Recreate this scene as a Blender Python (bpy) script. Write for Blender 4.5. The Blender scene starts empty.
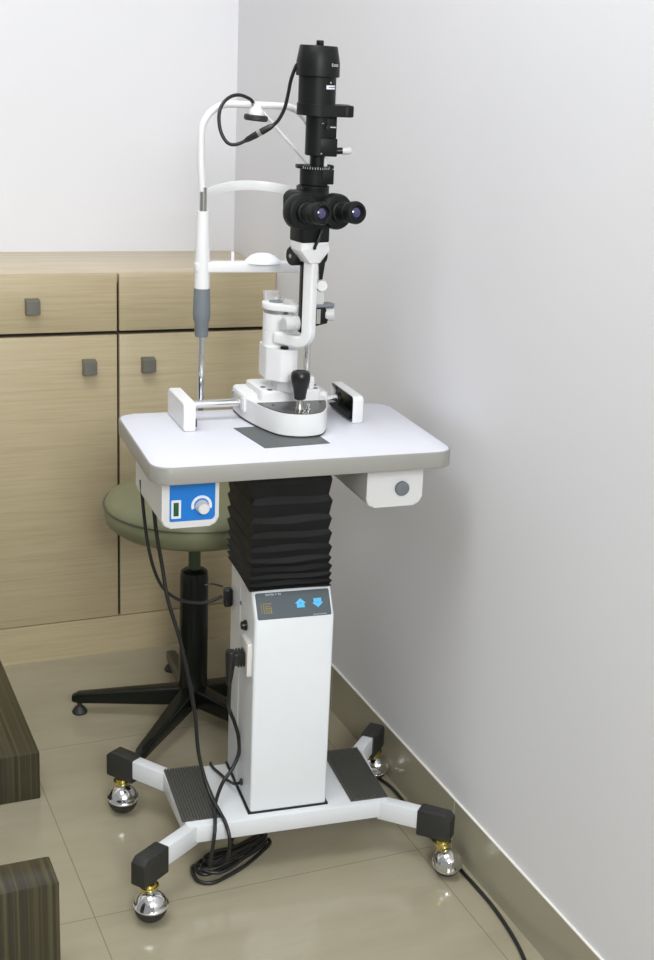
import bpy, bmesh, math, random
from mathutils import Vector, Matrix
random.seed(7)
PI = math.pi
sc = bpy.context.scene
COL = sc.collection

# ------------------------------------------------------------------ materials
def new_mat(name):
    m = bpy.data.materials.new(name); m.use_nodes = True
    nt = m.node_tree
    return m, nt, nt.nodes['Principled BSDF']

def pbr(name, col, rough=0.5, metal=0.0, spec=0.5, noise=0.0, nscale=40.0, bump=0.0, bscale=400.0, coat=0.0, trans=0.0):
    m, nt, b = new_mat(name)
    b.inputs['Base Color'].default_value = (*col, 1)
    b.inputs['Roughness'].default_value = rough
    b.inputs['Metallic'].default_value = metal
    b.inputs['Specular IOR Level'].default_value = spec
    b.inputs['Coat Weight'].default_value = coat
    b.inputs['Transmission Weight'].default_value = trans
    tc = nt.nodes.new('ShaderNodeTexCoord')
    if noise > 0:
        n = nt.nodes.new('ShaderNodeTexNoise'); n.inputs['Scale'].default_value = nscale; n.inputs['Detail'].default_value = 4
        nt.links.new(tc.outputs['Object'], n.inputs['Vector'])
        mx = nt.nodes.new('ShaderNodeMix'); mx.data_type = 'RGBA'
        mx.inputs['A'].default_value = (*[max(0, c * (1 - noise)) for c in col], 1)
        mx.inputs['B'].default_value = (*[min(1, c * (1 + noise)) for c in col], 1)
        nt.links.new(n.outputs['Fac'], mx.inputs['Factor'])
        nt.links.new(mx.outputs['Result'], b.inputs['Base Color'])
    if bump > 0:
        n2 = nt.nodes.new('ShaderNodeTexNoise'); n2.inputs['Scale'].default_value = bscale
        nt.links.new(tc.outputs['Object'], n2.inputs['Vector'])
        bp = nt.nodes.new('ShaderNodeBump'); bp.inputs['Strength'].default_value = bump; bp.inputs['Distance'].default_value = 0.001
        nt.links.new(n2.outputs['Fac'], bp.inputs['Height']); nt.links.new(bp.outputs['Normal'], b.inputs['Normal'])
    return m

def ramp(nt, stops):
    r = nt.nodes.new('ShaderNodeValToRGB')
    e = r.color_ramp.elements
    e[0].position, e[0].color = stops[0][0], (*stops[0][1], 1)
    e[1].position, e[1].color = stops[-1][0], (*stops[-1][1], 1)
    for p, c in stops[1:-1]:
        k = e.new(p); k.color = (*c, 1)
    return r

def grain_mat(name, scale, stops, rough, detail=5.0, bump=0.05, distort=0.0, spec=0.4):
    m, nt, b = new_mat(name)
    tc = nt.nodes.new('ShaderNodeNewGeometry'); mp = nt.nodes.new('ShaderNodeMapping')
    mp.inputs['Scale'].default_value = scale
    nt.links.new(tc.outputs['Position'], mp.inputs['Vector'])
    n = nt.nodes.new('ShaderNodeTexNoise'); n.inputs['Scale'].default_value = 1; n.inputs['Detail'].default_value = detail
    n.inputs['Roughness'].default_value = 0.65; n.inputs['Distortion'].default_value = distort
    nt.links.new(mp.outputs['Vector'], n.inputs['Vector'])
    r = ramp(nt, stops); nt.links.new(n.outputs['Fac'], r.inputs['Fac'])
    nt.links.new(r.outputs['Color'], b.inputs['Base Color'])
    b.inputs['Roughness'].default_value = rough; b.inputs['Specular IOR Level'].default_value = spec
    bp = nt.nodes.new('ShaderNodeBump'); bp.inputs['Strength'].default_value = bump; bp.inputs['Distance'].default_value = 0.001
    nt.links.new(n.outputs['Fac'], bp.inputs['Height']); nt.links.new(bp.outputs['Normal'], b.inputs['Normal'])
    return m

TX, TY, TS = -0.6614, -1.0211, 0.6          # one corner of the tile grid and its pitch
def tile_mat(name):
    m, nt, b = new_mat(name)
    N, Lk = nt.nodes, nt.links
    tc = N.new('ShaderNodeTexCoord'); sep = N.new('ShaderNodeSeparateXYZ'); Lk.new(tc.outputs['Object'], sep.inputs[0])
    def math_(op, a, bb):
        k = N.new('ShaderNodeMath'); k.operation = op
        for i, v in enumerate((a, bb)):
            if v is None: continue
            if hasattr(v, 'is_linked'): Lk.new(v, k.inputs[i])
            else: k.inputs[i].default_value = v
        return k.outputs[0]
    def dist(o, off):
        u = math_('DIVIDE', math_('SUBTRACT', o, off), TS)
        f = math_('FRACT', u, None)
        return math_('MINIMUM', f, math_('SUBTRACT', 1.0, f))
    d = math_('MINIMUM', dist(sep.outputs[0], TX), dist(sep.outputs[1], TY))
    line = math_('LESS_THAN', d, 0.0016)
    n = N.new('ShaderNodeTexNoise'); n.inputs['Scale'].default_value = 1; n.inputs['Detail'].default_value = 6; n.inputs['Roughness'].default_value = 0.6
    mp = N.new('ShaderNodeMapping'); mp.inputs['Scale'].default_value = (3.0, 11.0, 3.0); Lk.new(tc.outputs['Object'], mp.inputs['Vector']); Lk.new(mp.outputs['Vector'], n.inputs['Vector'])
    r = ramp(nt, [(0.3, (0.312, 0.276, 0.192)), (0.55, (0.348, 0.314, 0.224)), (0.75, (0.325, 0.282, 0.192))])
    Lk.new(n.outputs['Fac'], r.inputs['Fac'])
    mx = N.new('ShaderNodeMix'); mx.data_type = 'RGBA'; mx.inputs['B'].default_value = (0.215, 0.19, 0.135, 1)
    Lk.new(line, mx.inputs['Factor']); Lk.new(r.outputs['Color'], mx.inputs['A']); Lk.new(mx.outputs['Result'], b.inputs['Base Color'])
    b.inputs['Roughness'].default_value = 0.13; b.inputs['Specular IOR Level'].default_value = 0.5
    return m

M = {}
M['wall'] = pbr('wall_paint', (0.755, 0.75, 0.775), 0.55, noise=0.015, nscale=3, bump=0.15, bscale=60)
M['ceiling'] = pbr('ceiling_paint', (0.85, 0.85, 0.85), 0.8, noise=0.01)
M['tile'] = tile_mat('floor_tile')
M['skirt'] = pbr('skirting_tile', (0.36, 0.335, 0.245), 0.24, noise=0.06, nscale=6)
M['grout'] = pbr('white_grout', (0.8, 0.78, 0.72), 0.6)
M['oak'] = grain_mat('pale_oak', (4.5, 30, 150), [(0.25, (0.40, 0.322, 0.195)), (0.5, (0.465, 0.385, 0.24)), (0.75, (0.51, 0.43, 0.28))], 0.42, distort=0.3)
M['oak_top'] = grain_mat('pale_oak_top', (4.0, 70, 60), [(0.28, (0.50, 0.41, 0.27)), (0.5, (0.60, 0.51, 0.36)), (0.72, (0.67, 0.58, 0.43))], 0.35, distort=0.3)
M['gap'] = pbr('dark_gap', (0.03, 0.022, 0.012), 0.8, noise=0.1)
M['pewter'] = pbr('pewter_knob', (0.17, 0.17, 0.145), 0.38, 0.25, noise=0.1, nscale=90)
M['zebrano'] = grain_mat('dark_striped_veneer', (150, 0.10, 0.10), [(0.34, (0.008, 0.006, 0.003)), (0.5, (0.028, 0.024, 0.010)), (0.64, (0.075, 0.064, 0.026)), (0.74, (0.016, 0.012, 0.006))], 0.30, detail=3, bump=0.02, spec=0.8)
M['white'] = pbr('white_enamel', (0.71, 0.73, 0.75), 0.32, noise=0.01)
M['white2'] = pbr('white_plastic', (0.74, 0.74, 0.74), 0.4, noise=0.01)
M['laminate'] = pbr('white_laminate', (0.64, 0.64, 0.70), 0.42, spec=0.3, noise=0.008)
M['edge'] = pbr('grey_edge_band', (0.27, 0.262, 0.238), 0.38, noise=0.03)
M['rubber'] = pbr('black_rubber', (0.022, 0.022, 0.020), 0.55, noise=0.15, nscale=80)
M['tread'] = pbr('ribbed_tread_rubber', (0.075, 0.073, 0.065), 0.6, noise=0.1)
M['black'] = pbr('black_satin_metal', (0.0065, 0.008, 0.0075), 0.44, spec=0.22, noise=0.1, nscale=60)
M['blackpl'] = pbr('black_plastic', (0.006, 0.006, 0.0065), 0.32, spec=0.4, noise=0.1)
M['fabric'] = pbr('black_bellows_fabric', (0.006, 0.006, 0.0065), 0.6, spec=0.3, noise=0.25, nscale=60, bump=0.5, bscale=900)
M['chrome'] = pbr('chrome', (0.78, 0.78, 0.78), 0.09, 1.0, noise=0.02)
M['steel'] = pbr('satin_steel', (0.55, 0.54, 0.51), 0.28, 1.0, noise=0.04)
M['brass'] = pbr('brass_collar', (0.72, 0.62, 0.24), 0.22, 1.0, noise=0.05)
M['grey'] = pbr('grey_collar_plastic', (0.16, 0.18, 0.195), 0.45, noise=0.04)
M['dgrey'] = pbr('dark_grey_pad', (0.085, 0.095, 0.095), 0.45, noise=0.08, nscale=120)
M['panel'] = pbr('slate_panel_film', (0.065, 0.085, 0.098), 0.38, noise=0.05)
M['plate'] = pbr('dark_nameplate', (0.05, 0.048, 0.047), 0.22, 0.3, noise=0.05)
M['blue'] = pbr('blue_panel_film', (0.005, 0.19, 0.64), 0.35, noise=0.02)
M['sky'] = pbr('light_blue_button', (0.09, 0.50, 0.86), 0.4, noise=0.02)
M['arrow'] = pbr('button_mark', (0.03, 0.30, 0.62), 0.4, noise=0.02)
M['gold'] = pbr('gold_print', (0.28, 0.21, 0.05), 0.45, noise=0.05)
M['green'] = pbr('green_rocker', (0.012, 0.10, 0.035), 0.25, noise=0.05)
M['print'] = pbr('pale_print', (0.5, 0.54, 0.56), 0.5, noise=0.02)
M['sticker'] = pbr('white_sticker', (0.8, 0.82, 0.88), 0.4, noise=0.01)
M['vinyl'] = pbr('olive_vinyl', (0.20, 0.205, 0.115), 0.42, noise=0.08, nscale=30, bump=0.1, bscale=500)
M['piping'] = pbr('olive_piping', (0.08, 0.09, 0.05), 0.5, noise=0.08)
M['stoolblk'] = pbr('stool_black_enamel', (0.006, 0.008, 0.006), 0.25, spec=0.35, noise=0.1)
M['stoolgrn'] = pbr('stool_spindle', (0.07, 0.09, 0.055), 0.3, 0.6, noise=0.1)
M['brown'] = pbr('dusty_brown_leg', (0.055, 0.052, 0.035), 0.4, noise=0.1)
M['lgrey'] = pbr('pale_grey_plastic', (0.56, 0.56, 0.56), 0.4, noise=0.02)
M['clear'] = pbr('cloudy_clear_plastic', (0.85, 0.84, 0.83), 0.15, trans=0.7)
M['lens'] = pbr('coated_lens', (0.012, 0.010, 0.075), 0.05, spec=0.9, coat=1.0, noise=0.05)
M['cable'] = pbr('black_cable', (0.010, 0.010, 0.010), 0.38, noise=0.1)
M['socket'] = pbr('cream_socket', (0.72, 0.69, 0.66), 0.45, noise=0.02)

# ------------------------------------------------------------------ mesh helpers
def rz(a): return Matrix.Rotation(a, 4, 'Z')
def T(x, y, z=0): return Matrix.Translation((x, y, z))

def rpoly(pts, r, seg=5):
    """round the corners of a polygon; r may be a list"""
    out = []; n = len(pts)
    for i in range(n):
        p = Vector(pts[i]); a = Vector(pts[i - 1]); c = Vector(pts[(i + 1) % n])
        rr = r[i] if isinstance(r, (list, tuple)) else r
        u = (a - p).normalized(); v = (c - p).normalized()
        ang = u.angle(v)
        if rr <= 0 or ang > PI - 0.02: out.append(tuple(p)); continue
        t = min(rr / math.tan(ang / 2), (a - p).length * 0.49, (c - p).length * 0.49)
        rr2 = t * math.tan(ang / 2)
        p0 = p + u * t; p1 = p + v * t
        ctr = p + (u + v).normalized() * (rr2 / math.sin(ang / 2))
        a0 = math.atan2(*(p0 - ctr).yx); a1 = math.atan2(*(p1 - ctr).yx)
        da = (a1 - a0 + PI) % (2 * PI) - PI
        for k in range(seg + 1):
            t_ = a0 + da * k / seg
            out.append((ctr.x + rr2 * math.cos(t_), ctr.y + rr2 * math.sin(t_)))
    return out

def crom(pts, n=8, closed=False):
    P = [Vector(p) for p in pts]; out = []; m = len(P)
    rng = range(m) if closed else range(m - 1)
    for i in rng:
        if closed: p0, p1, p2, p3 = P[i - 1], P[i], P[(i + 1) % m], P[(i + 2) % m]
        else: p0, p1, p2, p3 = P[max(i - 1, 0)], P[i], P[i + 1], P[min(i + 2, m - 1)]
        for k in range(n):
            t = k / n
            out.append(0.5 * ((2 * p1) + (p2 - p0) * t + (2 * p0 - 5 * p1 + 4 * p2 - p3) * t * t + (3 * p1 - p0 - 3 * p2 + p3) * t ** 3))
    if not closed: out.append(P[-1])
    return out

class MB:
    def __init__(s, frame=None):
        s.bm = bmesh.new(); s.F = frame or Matrix()
    def _merge(s, tb, mat=None):
        if mat is not None: bmesh.ops.transform(tb, matrix=mat, verts=tb.verts)
        me = bpy.data.meshes.new('tmp'); tb.to_mesh(me); tb.free(); s.bm.from_mesh(me); bpy.data.meshes.remove(me)
        return s
    def box(s, x0, x1, y0, y1, z0, z1, bev=0.0, seg=2, mat=None):
        tb = bmesh.new(); bmesh.ops.create_cube(tb, size=1)
        for v in tb.verts:
            v.co = Vector(((x0 + x1) / 2 + v.co.x * (x1 - x0), (y0 + y1) / 2 + v.co.y * (y1 - y0), (z0 + z1) / 2 + v.co.z * (z1 - z0)))
        if bev > 0: bmesh.ops.bevel(tb, geom=tb.edges[:], offset=bev, segments=seg, profile=0.5, affect='EDGES')
        return s._merge(tb, mat)
    def prism(s, poly, a0, a1, axis='Z', bev=0.0, seg=2, mat=None):
        """extrude a 2D polygon: axis Z -> (x,y); X -> (y,z); Y -> (x,z)"""
        tb = bmesh.new()
        def mk(p, a):
            if axis == 'Z': return (p[0], p[1], a)
            if axis == 'X': return (a, p[0], p[1])
            return (p[0], a, p[1])
        A = [tb.verts.new(mk(p, a0)) for p in poly]; B = [tb.verts.new(mk(p, a1)) for p in poly]
        n = len(poly)
        f1 = tb.faces.new(A); f2 = tb.faces.new(B[::-1])
        for i in range(n): tb.faces.new((A[i], B[i], B[(i + 1) % n], A[(i + 1) % n]))
        if bev > 0:
            bmesh.ops.bevel(tb, geom=list(f1.edges) + list(f2.edges), offset=bev, segments=seg, profile=0.5, affect='EDGES')
        bmesh.ops.recalc_face_normals(tb, faces=tb.faces[:])
        return s._merge(tb, mat)
    def lathe(s, prof, n=32, mat=None):
        tb = bmesh.new(); rings = []
        for r, z in prof:
            if r < 1e-6: rings.append([tb.verts.new((0, 0, z))])
            else: rings.append([tb.verts.new((r * math.cos(2 * PI * k / n), r * math.sin(2 * PI * k / n), z)) for k in range(n)])
        for a, b_ in zip(rings[:-1], rings[1:]):
            for k in range(n):
                k2 = (k + 1) % n
                if len(a) == 1 and len(b_) == 1: continue
                if len(a) == 1: tb.faces.new((a[0], b_[k2], b_[k]))
                elif len(b_) == 1: tb.faces.new((a[k], a[k2], b_[0]))
                else: tb.faces.new((a[k], a[k2], b_[k2], b_[k]))
        if len(rings[0]) > 1: tb.faces.new(rings[0][::-1])
        if len(rings[-1]) > 1: tb.faces.new(rings[-1])
        bmesh.ops.recalc_face_normals(tb, faces=tb.faces[:])
        return s._merge(tb, mat)
    def cyl(s, p0, p1, r0, r1=None, n=28, bev=0.0):
        p0, p1 = Vector(p0), Vector(p1); d = p1 - p0; h = d.length
        if r1 is None: r1 = r0
        q = Vector((0, 0, 1)).rotation_difference(d.normalized()).to_matrix().to_4x4()
        if bev > 0: prof = [(r0 - bev, 0), (r0 - bev * .3, bev * .3), (r0, bev), (r1, h - bev), (r1 - bev * .3, h - bev * .3), (r1 - bev, h)]
        else: prof = [(r0, 0), (r1, h)]
        return s.lathe(prof, n, Matrix.Translation(p0) @ q)
    def along(s, p0, d, prof, n=28):
        q = Vector((0, 0, 1)).rotation_difference(Vector(d).normalized()).to_matrix().to_4x4()
        return s.lathe(prof, n, Matrix.Translation(Vector(p0)) @ q)
    def tube(s, pts, r, n=10, sub=8, closed=False, smooth=True):
        P = crom(pts, sub, closed) if smooth else [Vector(p) for p in pts]
        tb = bmesh.new(); m = len(P); rings = []; nrm = None
        for i in range(m):
            if closed: t = (P[(i + 1) % m] - P[i - 1])
            else: t = P[min(i + 1, m - 1)] - P[max(i - 1, 0)]
            t.normalize()
            if nrm is None:
                nrm = t.cross(Vector((0, 0, 1)))
                if nrm.length < 1e-3: nrm = t.cross(Vector((1, 0, 0)))
                nrm.normalize()
            else:
                nrm = nrm - t * nrm.dot(t)
                if nrm.length < 1e-6: nrm = t.orthogonal()
                nrm.normalize()
            bn = t.cross(nrm)
            rr = r[min(i * len(r) // m, len(r) - 1)] if isinstance(r, list) else r
            rings.append([tb.verts.new(P[i] + (nrm * math.cos(2 * PI * k / n) + bn * math.sin(2 * PI * k / n)) * rr) for k in range(n)])
        pairs = list(zip(rings, rings[1:])) + ([(rings[-1], rings[0])] if closed else [])
        for a, b_ in pairs:
            for k in range(n): tb.faces.new((a[k], a[(k + 1) % n], b_[(k + 1) % n], b_[k]))
        if not closed: tb.faces.new(rings[0][::-1]); tb.faces.new(rings[-1])
        bmesh.ops.recalc_face_normals(tb, faces=tb.faces[:])
        return s._merge(tb)
    def sweep(s, path, prof, up):
        """sweep a 2D profile (a,b) along path; a is along side = t x up, b along the in-plane normal"""
        P = [Vector(p) for p in path]; up = Vector(up); tb = bmesh.new(); rings = []; m = len(P)
        for i in range(m):
            t = (P[min(i + 1, m - 1)] - P[max(i - 1, 0)]).normalized()
            nn = up.cross(t).normalized()
            rings.append([tb.verts.new(P[i] + up * a + nn * b_) for a, b_ in prof])
        n = len(prof)
        for a, b_ in zip(rings[:-1], rings[1:]):
            for k in range(n): tb.faces.new((a[k], a[(k + 1) % n], b_[(k + 1) % n], b_[k]))
        tb.faces.new(rings[0][::-1]); tb.faces.new(rings[-1])
        bmesh.ops.recalc_face_normals(tb, faces=tb.faces[:])
        return s._merge(tb)
    def sphere(s, c, r, sx=1, sy=1, sz=1, n=24):
        tb = bmesh.new(); bmesh.ops.create_uvsphere(tb, u_segments=n, v_segments=n // 2, radius=r)
        return s._merge(tb, Matrix.Translation(c) @ Matrix.Diagonal((sx, sy, sz, 1)))
    def build(s, name, mat, parent=None, sharp=38):
        root = parent
        while root is not None and root.parent is not None: root = root.parent
        W = root.matrix_basis.copy() if root is not None else Matrix()
        bmesh.ops.transform(s.bm, matrix=W.inverted() @ s.F, verts=s.bm.verts)
        me = bpy.data.meshes.new(name); s.bm.to_mesh(me); s.bm.free()
        me.polygons.foreach_set('use_smooth', [True] * len(me.polygons)); me.set_sharp_from_angle(angle=math.radians(sharp))
        o = bpy.data.objects.new(name, me); COL.objects.link(o)
        me.materials.append(M[mat] if isinstance(mat, str) else mat)
        if parent is not None: o.parent = parent
        return o

def empty(name, W, label, cat, group=None):
    o = bpy.data.objects.new(name, None); COL.objects.link(o)
    o.empty_display_size = 0.05; o.matrix_basis = W
    o['label'] = label; o['category'] = cat
    if group: o['group'] = group
    return o
def tag(o, label, cat, group=None):
    o['label'] = label; o['category'] = cat
    if group: o['group'] = group
    return o
def struct(o): o['kind'] = 'structure'; return o

# ------------------------------------------------------------------ the room
BACK, CTOP, RH = 0.3188, 0.9053, 2.75
struct(MB().box(-3.6, 0.12, -4.8, BACK + 0.12, -0.08, 0.0).build('floor', 'tile'))
struct(MB().box(-3.6, 0.12, BACK, BACK + 0.12, 0.0, RH).build('wall_back', 'wall'))
struct(MB().box(0.0, 0.12, -4.8, BACK, 0.0, RH).build('wall_right', 'wall'))
struct(MB().box(-3.6, 0.12, -4.8, BACK + 0.12, RH, RH + 0.1).build('ceiling', 'ceiling'))
mb = MB(); bw = 0.0035; y = -1.044 + 2 * 0.6
edges = [-0.022]
k = -0.444
while k > -4.8: edges.append(k); k -= 0.6
edges.append(-4.8)
for a, c in zip(edges[:-1], edges[1:]):
    mb.box(-bw, 0.0, c + 0.0006, a - 0.0006, 0.0, 0.1045, bev=0.0006, seg=1)
bs = struct(mb.build('baseboard_right', 'skirt'))
mb = MB().box(-bw - 0.0005, 0.0, -4.8, -0.022, 0.1045, 0.1068)
for e in edges[1:-1]: mb.box(-bw + 0.0004, -0.001, e - 0.0009, e + 0.0009, 0.0, 0.106)
struct(mb.build('trim_1', 'grout'))

# ------------------------------------------------------------------ cabinet run
XG = -0.3692; ZG = 0.7735; ZD = 0.0931
top = MB().box(-2.6, -0.0005, 0.0195, BACK, CTOP - 0.022, CTOP, bev=0.0012).build('worktop', 'oak_top')
tag(top, 'pale oak top board running along the back wall over the cabinets', 'worktop')
def knob(name, cx, cz, parent):
    mb = MB()
    mb.prism([(-0.0, cz - 0.0165), (-0.006, cz - 0.0165), (-0.020, cz - 0.0145), (-0.024, cz - 0.0135), (-0.024, cz + 0.0135), (-0.014, cz + 0.0175), (-0.0, cz + 0.0175)], cx - 0.0145, cx + 0.0145, 'X', bev=0.0004)
    mb.build(name, 'pewter', parent)
def cabinet(x0, x1, label, knob_d, knob_dr, split=None):
    root = empty('cabinet_unit', T((x0 + x1) / 2, 0.15, 0), label, 'cabinet', 'oak cabinet units along the back wall')
    mb = MB(); mb.box(x0, min(x1, -0.0003), 0.020, BACK - 0.0003, 0.0, CTOP - 0.0225)
    mb.build('carcass', 'gap', root)
    MB().box(x0, min(x1, -0.0003), 0.0, 0.0195, 0.0, ZD - 0.0015).build('plinth', 'oak', root)
    dr = MB().box(x0 + 0.0028, x1 - 0.0028, 0.0, 0.019, ZG + 0.005, CTOP, bev=0.001).build('drawer', 'oak', root)
    if knob_dr is not None: knob('knob', knob_dr, 0.838, dr)
    do = MB().box(x0 + 0.0028, x1 - 0.0028, 0.0, 0.019, ZD + 0.0005, ZG - 0.004, bev=0.001).build('door', 'oak', root)
    if knob_d is not None: knob('knob', knob_d, 0.700, do)
    return root
cabinet(-0.748, XG, 'wider pale oak cabinet left of the dark vertical gap, knob on drawer and door', -0.436, -0.5565)
cabinet(XG, 0.0012, 'pale oak cabinet right of the dark gap, reaching the side wall behind the stool', -0.3035, None)
cabinet(-1.13, -0.748, 'pale oak cabinet cut off by the left edge of the picture', -0.80, -0.94)

# ------------------------------------------------------------------ dark striped blocks at lower left
o = MB().box(-1.25, -0.6715, -0.6105, -0.14, 0.0, 0.100, bev=0.0025).build('wooden_plinth', 'zebrano')
tag(o, 'dark striped wooden plinth lying on the tiles, the farther of two at left', 'plinth')
o = MB().box(-1.30, -0.7485, -1.1745, -1.097, 0.0, 0.184, bev=0.0025).build('wooden_board', 'zebrano')
tag(o, 'dark striped wooden board in the lower left corner, the nearer of two', 'plinth')

# ------------------------------------------------------------------ swivel stool
SX, SY = -0.3025, -0.380
stool = empty('swivel_stool', T(SX, SY, 0), 'round olive vinyl swivel stool with black five-star foot behind the table', 'stool')
F = T(SX, SY, 0)
seat = MB(F).lathe([(0, 0.444), (0.150, 0.444), (0.170, 0.449), (0.182, 0.460), (0.1860, 0.476), (0.1850, 0.494), (0.176, 0.507), (0.150, 0.5155), (0.10, 0.521), (0, 0.523)], 64).build('seat', 'vinyl', stool, 60)
MB(F).tube([(0.1857 * math.cos(2 * PI * k / 48), 0.1857 * math.sin(2 * PI * k / 48), 0.4935) for k in range(48)], 0.0022, 8, 1, closed=True).build('piping', 'piping', seat)
MB(F).cyl((0, 0, 0.33), (0, 0, 0.444), 0.0130).build('spindle', 'stoolgrn', stool)
MB(F).lathe([(0.0, 0.033), (0.031, 0.033), (0.0305, 0.10), (0.0300, 0.330), (0.0280, 0.342), (0.021, 0.347), (0.012, 0.348), (0, 0.348)], 36).build('column', 'stoolblk', stool)
for i, a in enumerate((156.3, 85, 13, -59, -131)):
    a = math.radians(a); D = rz(a)
    mb = MB(F @ D)
    prof = [(0.02, 0.058), (0.02, 0.094), (0.228, 0.060), (0.242, 0.054), (0.245, 0.046), (0.240, 0.038), (0.21, 0.038)]
    # tapered leg: wide and tall at the hub, narrow at the tip
    bmx = bmesh.new(); ring = []
    for x_, zt, zb, w in ((0.015, 0.079, 0.036, 0.018), (0.10, 0.068, 0.032, 0.016), (0.20, 0.055, 0.028, 0.0125), (0.246, 0.049, 0.026, 0.0115), (0.258, 0.043, 0.028, 0.009)):
        pr = rpoly([(-w, zb), (w, zb), (w, zt), (-w, zt)], 0.005, 3)
        ring.append([bmx.verts.new((x_, p[0], p[1])) for p in pr])
    for r0, r1 in zip(ring[:-1], ring[1:]):
        n_ = len(r0)
        for k_ in range(n_): bmx.faces.new((r0[k_], r0[(k_ + 1) % n_], r1[(k_ + 1) % n_], r1[k_]))
    bmx.faces.new(ring[0][::-1]); bmx.faces.new(ring[-1]); bmesh.ops.recalc_face_normals(bmx, faces=bmx.faces[:])
    mb._merge(bmx)
    leg = mb.build('leg', 'brown' if i == 1 else 'stoolblk', stool)
    MB(F @ D @ T(0.243, 0, 0)).lathe([(0, 0), (0.0155, 0), (0.0165, 0.004), (0.0110, 0.013), (0.0055, 0.018), (0.0055, 0.031), (0, 0.031)], 20).build('foot_glide', 'rubber', leg)

# ------------------------------------------------------------------ instrument table
BYAW, TYAW = -0.0956, -0.0456
FB = T(-0.2985, -0.9095) @ rz(BYAW)          # frame of the wheeled base
FT = T(-0.3007, -0.8691) @ rz(TYAW)          # frame of the table top
tab = empty('instrument_table', FB.copy(), 'white wheeled instrument table with grey edge band, black bellows and column', 'table')
base = MB(FB).prism(rpoly([(-0.184, -0.086), (0.184, -0.084), (0.196, 0.112), (-0.193, 0.121)], 0.004, 3), 0.077, 0.110, bev=0.002).build('base_plate', 'white', tab)
arms = {'fl': ((-0.172, -0.074), (-0.2805, -0.1665)), 'fr': ((0.172, -0.072), (0.2775, -0.161)), 'bl': ((-0.178, 0.108), (-0.268, 0.221)), 'br': ((0.178, 0.102), (0.259, 0.205))}
balls = {'fl': (-0.2623, -0.1770), 'fr': (0.2699, -0.1786), 'bl': (-0.2560, 0.1770), 'br': (0.2518, 0.1837)}
for kx in ('fl', 'fr', 'bl', 'br'):
    p, q_ = Vector(arms[kx][0]), Vector(arms[kx][1]); d = (q_ - p); L = d.length; a = math.atan2(d.y, d.x)
    G = FB @ T(p.x, p.y) @ rz(a)
    leg = MB(G).box(0, L - 0.02, -0.0115, 0.0115, 0.0725, 0.1095, bev=0.002).build('leg', 'white', tab)
    MB(G).prism(rpoly([(L - 0.060, 0.062), (L + 0.004, 0.062), (L + 0.004, 0.104), (L - 0.006, 0.113), (L - 0.060, 0.113)], 0.003, 2), -0.0145, 0.0145, 'Y', bev=0.002).build('end_cap', 'rubber', leg)
    bx_, by_ = balls[kx]
    sv, tilt = {'fl': (0.1, 6), 'fr': (-0.35, 30), 'bl': (0.0, 8), 'br': (-0.3, 26)}[kx]
    H = FB @ T(bx_, by_, 0.0278 if kx in ('fl', 'bl') else 0.0262) @ rz(sv) @ Matrix.Rotation(math.radians(tilt), 4, 'X') @ Matrix.Scale(1.07 if kx in ('fl', 'bl') else 1.0, 4)
    # chrome hood: upper shell of the ball, open to below
    mb = MB(H)
    mb.lathe([(0.0262, 0.0025), (0.0274, 0.0030), (0.0274, 0.0050), (0.0258, 0.0062), (0.0240, 0.0110), (0.0205, 0.0165), (0.0150, 0.0215), (0.008, 0.0250), (0, 0.026)], 32)
    cs = mb.build('caster', 'chrome', tab)
    MB(H).along((0, 0, 0.0245), (0, 0, 1), [(0.0045, 0), (0.0045, 0.0018), (0.003, 0.0024), (0, 0.0024)], 14).build('hub_pin', 'steel', cs)
    MB(H).lathe([(0, -0.026), (0.008, -0.0249), (0.015, -0.0213), (0.021, -0.0153), (0.0245, -0.0085), (0.0258, -0.002), (0.0258, 0.0025), (0.0, 0.0025)], 32).build('wheel', 'rubber', cs)
    cx_, cy_ = (q_ - d.normalized() * 0.022)
    sx_, sy_ = cx_ * .55 + bx_ * .45, cy_ * .55 + by_ * .45
    MB(FB).cyl((sx_, sy_, 0.042), (sx_, sy_, 0.064), 0.0115, 0.0125).build('stem', 'brass', cs)
    MB(FB).cyl((sx_, sy_, 0.0535), (sx_, sy_, 0.0600), 0.0160, 0.0165, bev=0.001).build('washer', 'brass', cs)
for x0, x1 in ((-0.1895, -0.119), (0.1165, 0.187)):
    mb = MB(FB); yy = (-0.0665, 0.1185) if x0 < 0 else (-0.0725, 0.1150)
    mb.box(x0, x1, yy[0], yy[1], 0.1099, 0.1115)
    n = 14
    for i in range(n):
        xc = x0 + (i + 0.5) * (x1 - x0) / n
        mb.box(xc - 0.0014, xc + 0.0014, yy[0] + 0.0005, yy[1] - 0.0005, 0.1110, 0.1145)
    mb.build('tread_pad', 'tread', tab)
MB(FB).box(-0.0735, 0.0735, -0.0695, 0.120, 0.1098, 0.1135).build('column_gap_strip', 'blackpl', tab)  # black strip stands for the shaded gap at the column foot
colm = MB(FB).prism([(-0.067, 0.1125), (-0.067, 0.480), (-0.036, 0.525), (0.117, 0.525), (0.117, 0.1125)], -0.0705, 0.0705, 'X', bev=0.0055, seg=3).build('column', 'white', tab)
MB(FB).box(-0.0709, -0.0700, 0.0390, 0.0402, 0.115, 0.52).build('side_seam', 'sticker', colm)
MB(FB).along((-0.0703, 0.032, 0.4735), (-1, 0, 0), [(0.0035, 0), (0.0040, 0.0018), (0.002, 0.0028), (0, 0.003)], 12).build('screw', 'grey', colm)
MB(FB).along((-0.0703, -0.0100, 0.449), (-1, 0, 0), [(0.0085, 0), (0.0098, 0.0015), (0.0098, 0.004), (0.0080, 0.005), (0.0075, 0.009), (0.0055, 0.0100), (0, 0.0100)], 10).build('fuse_knob', 'blackpl', colm)
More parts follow.
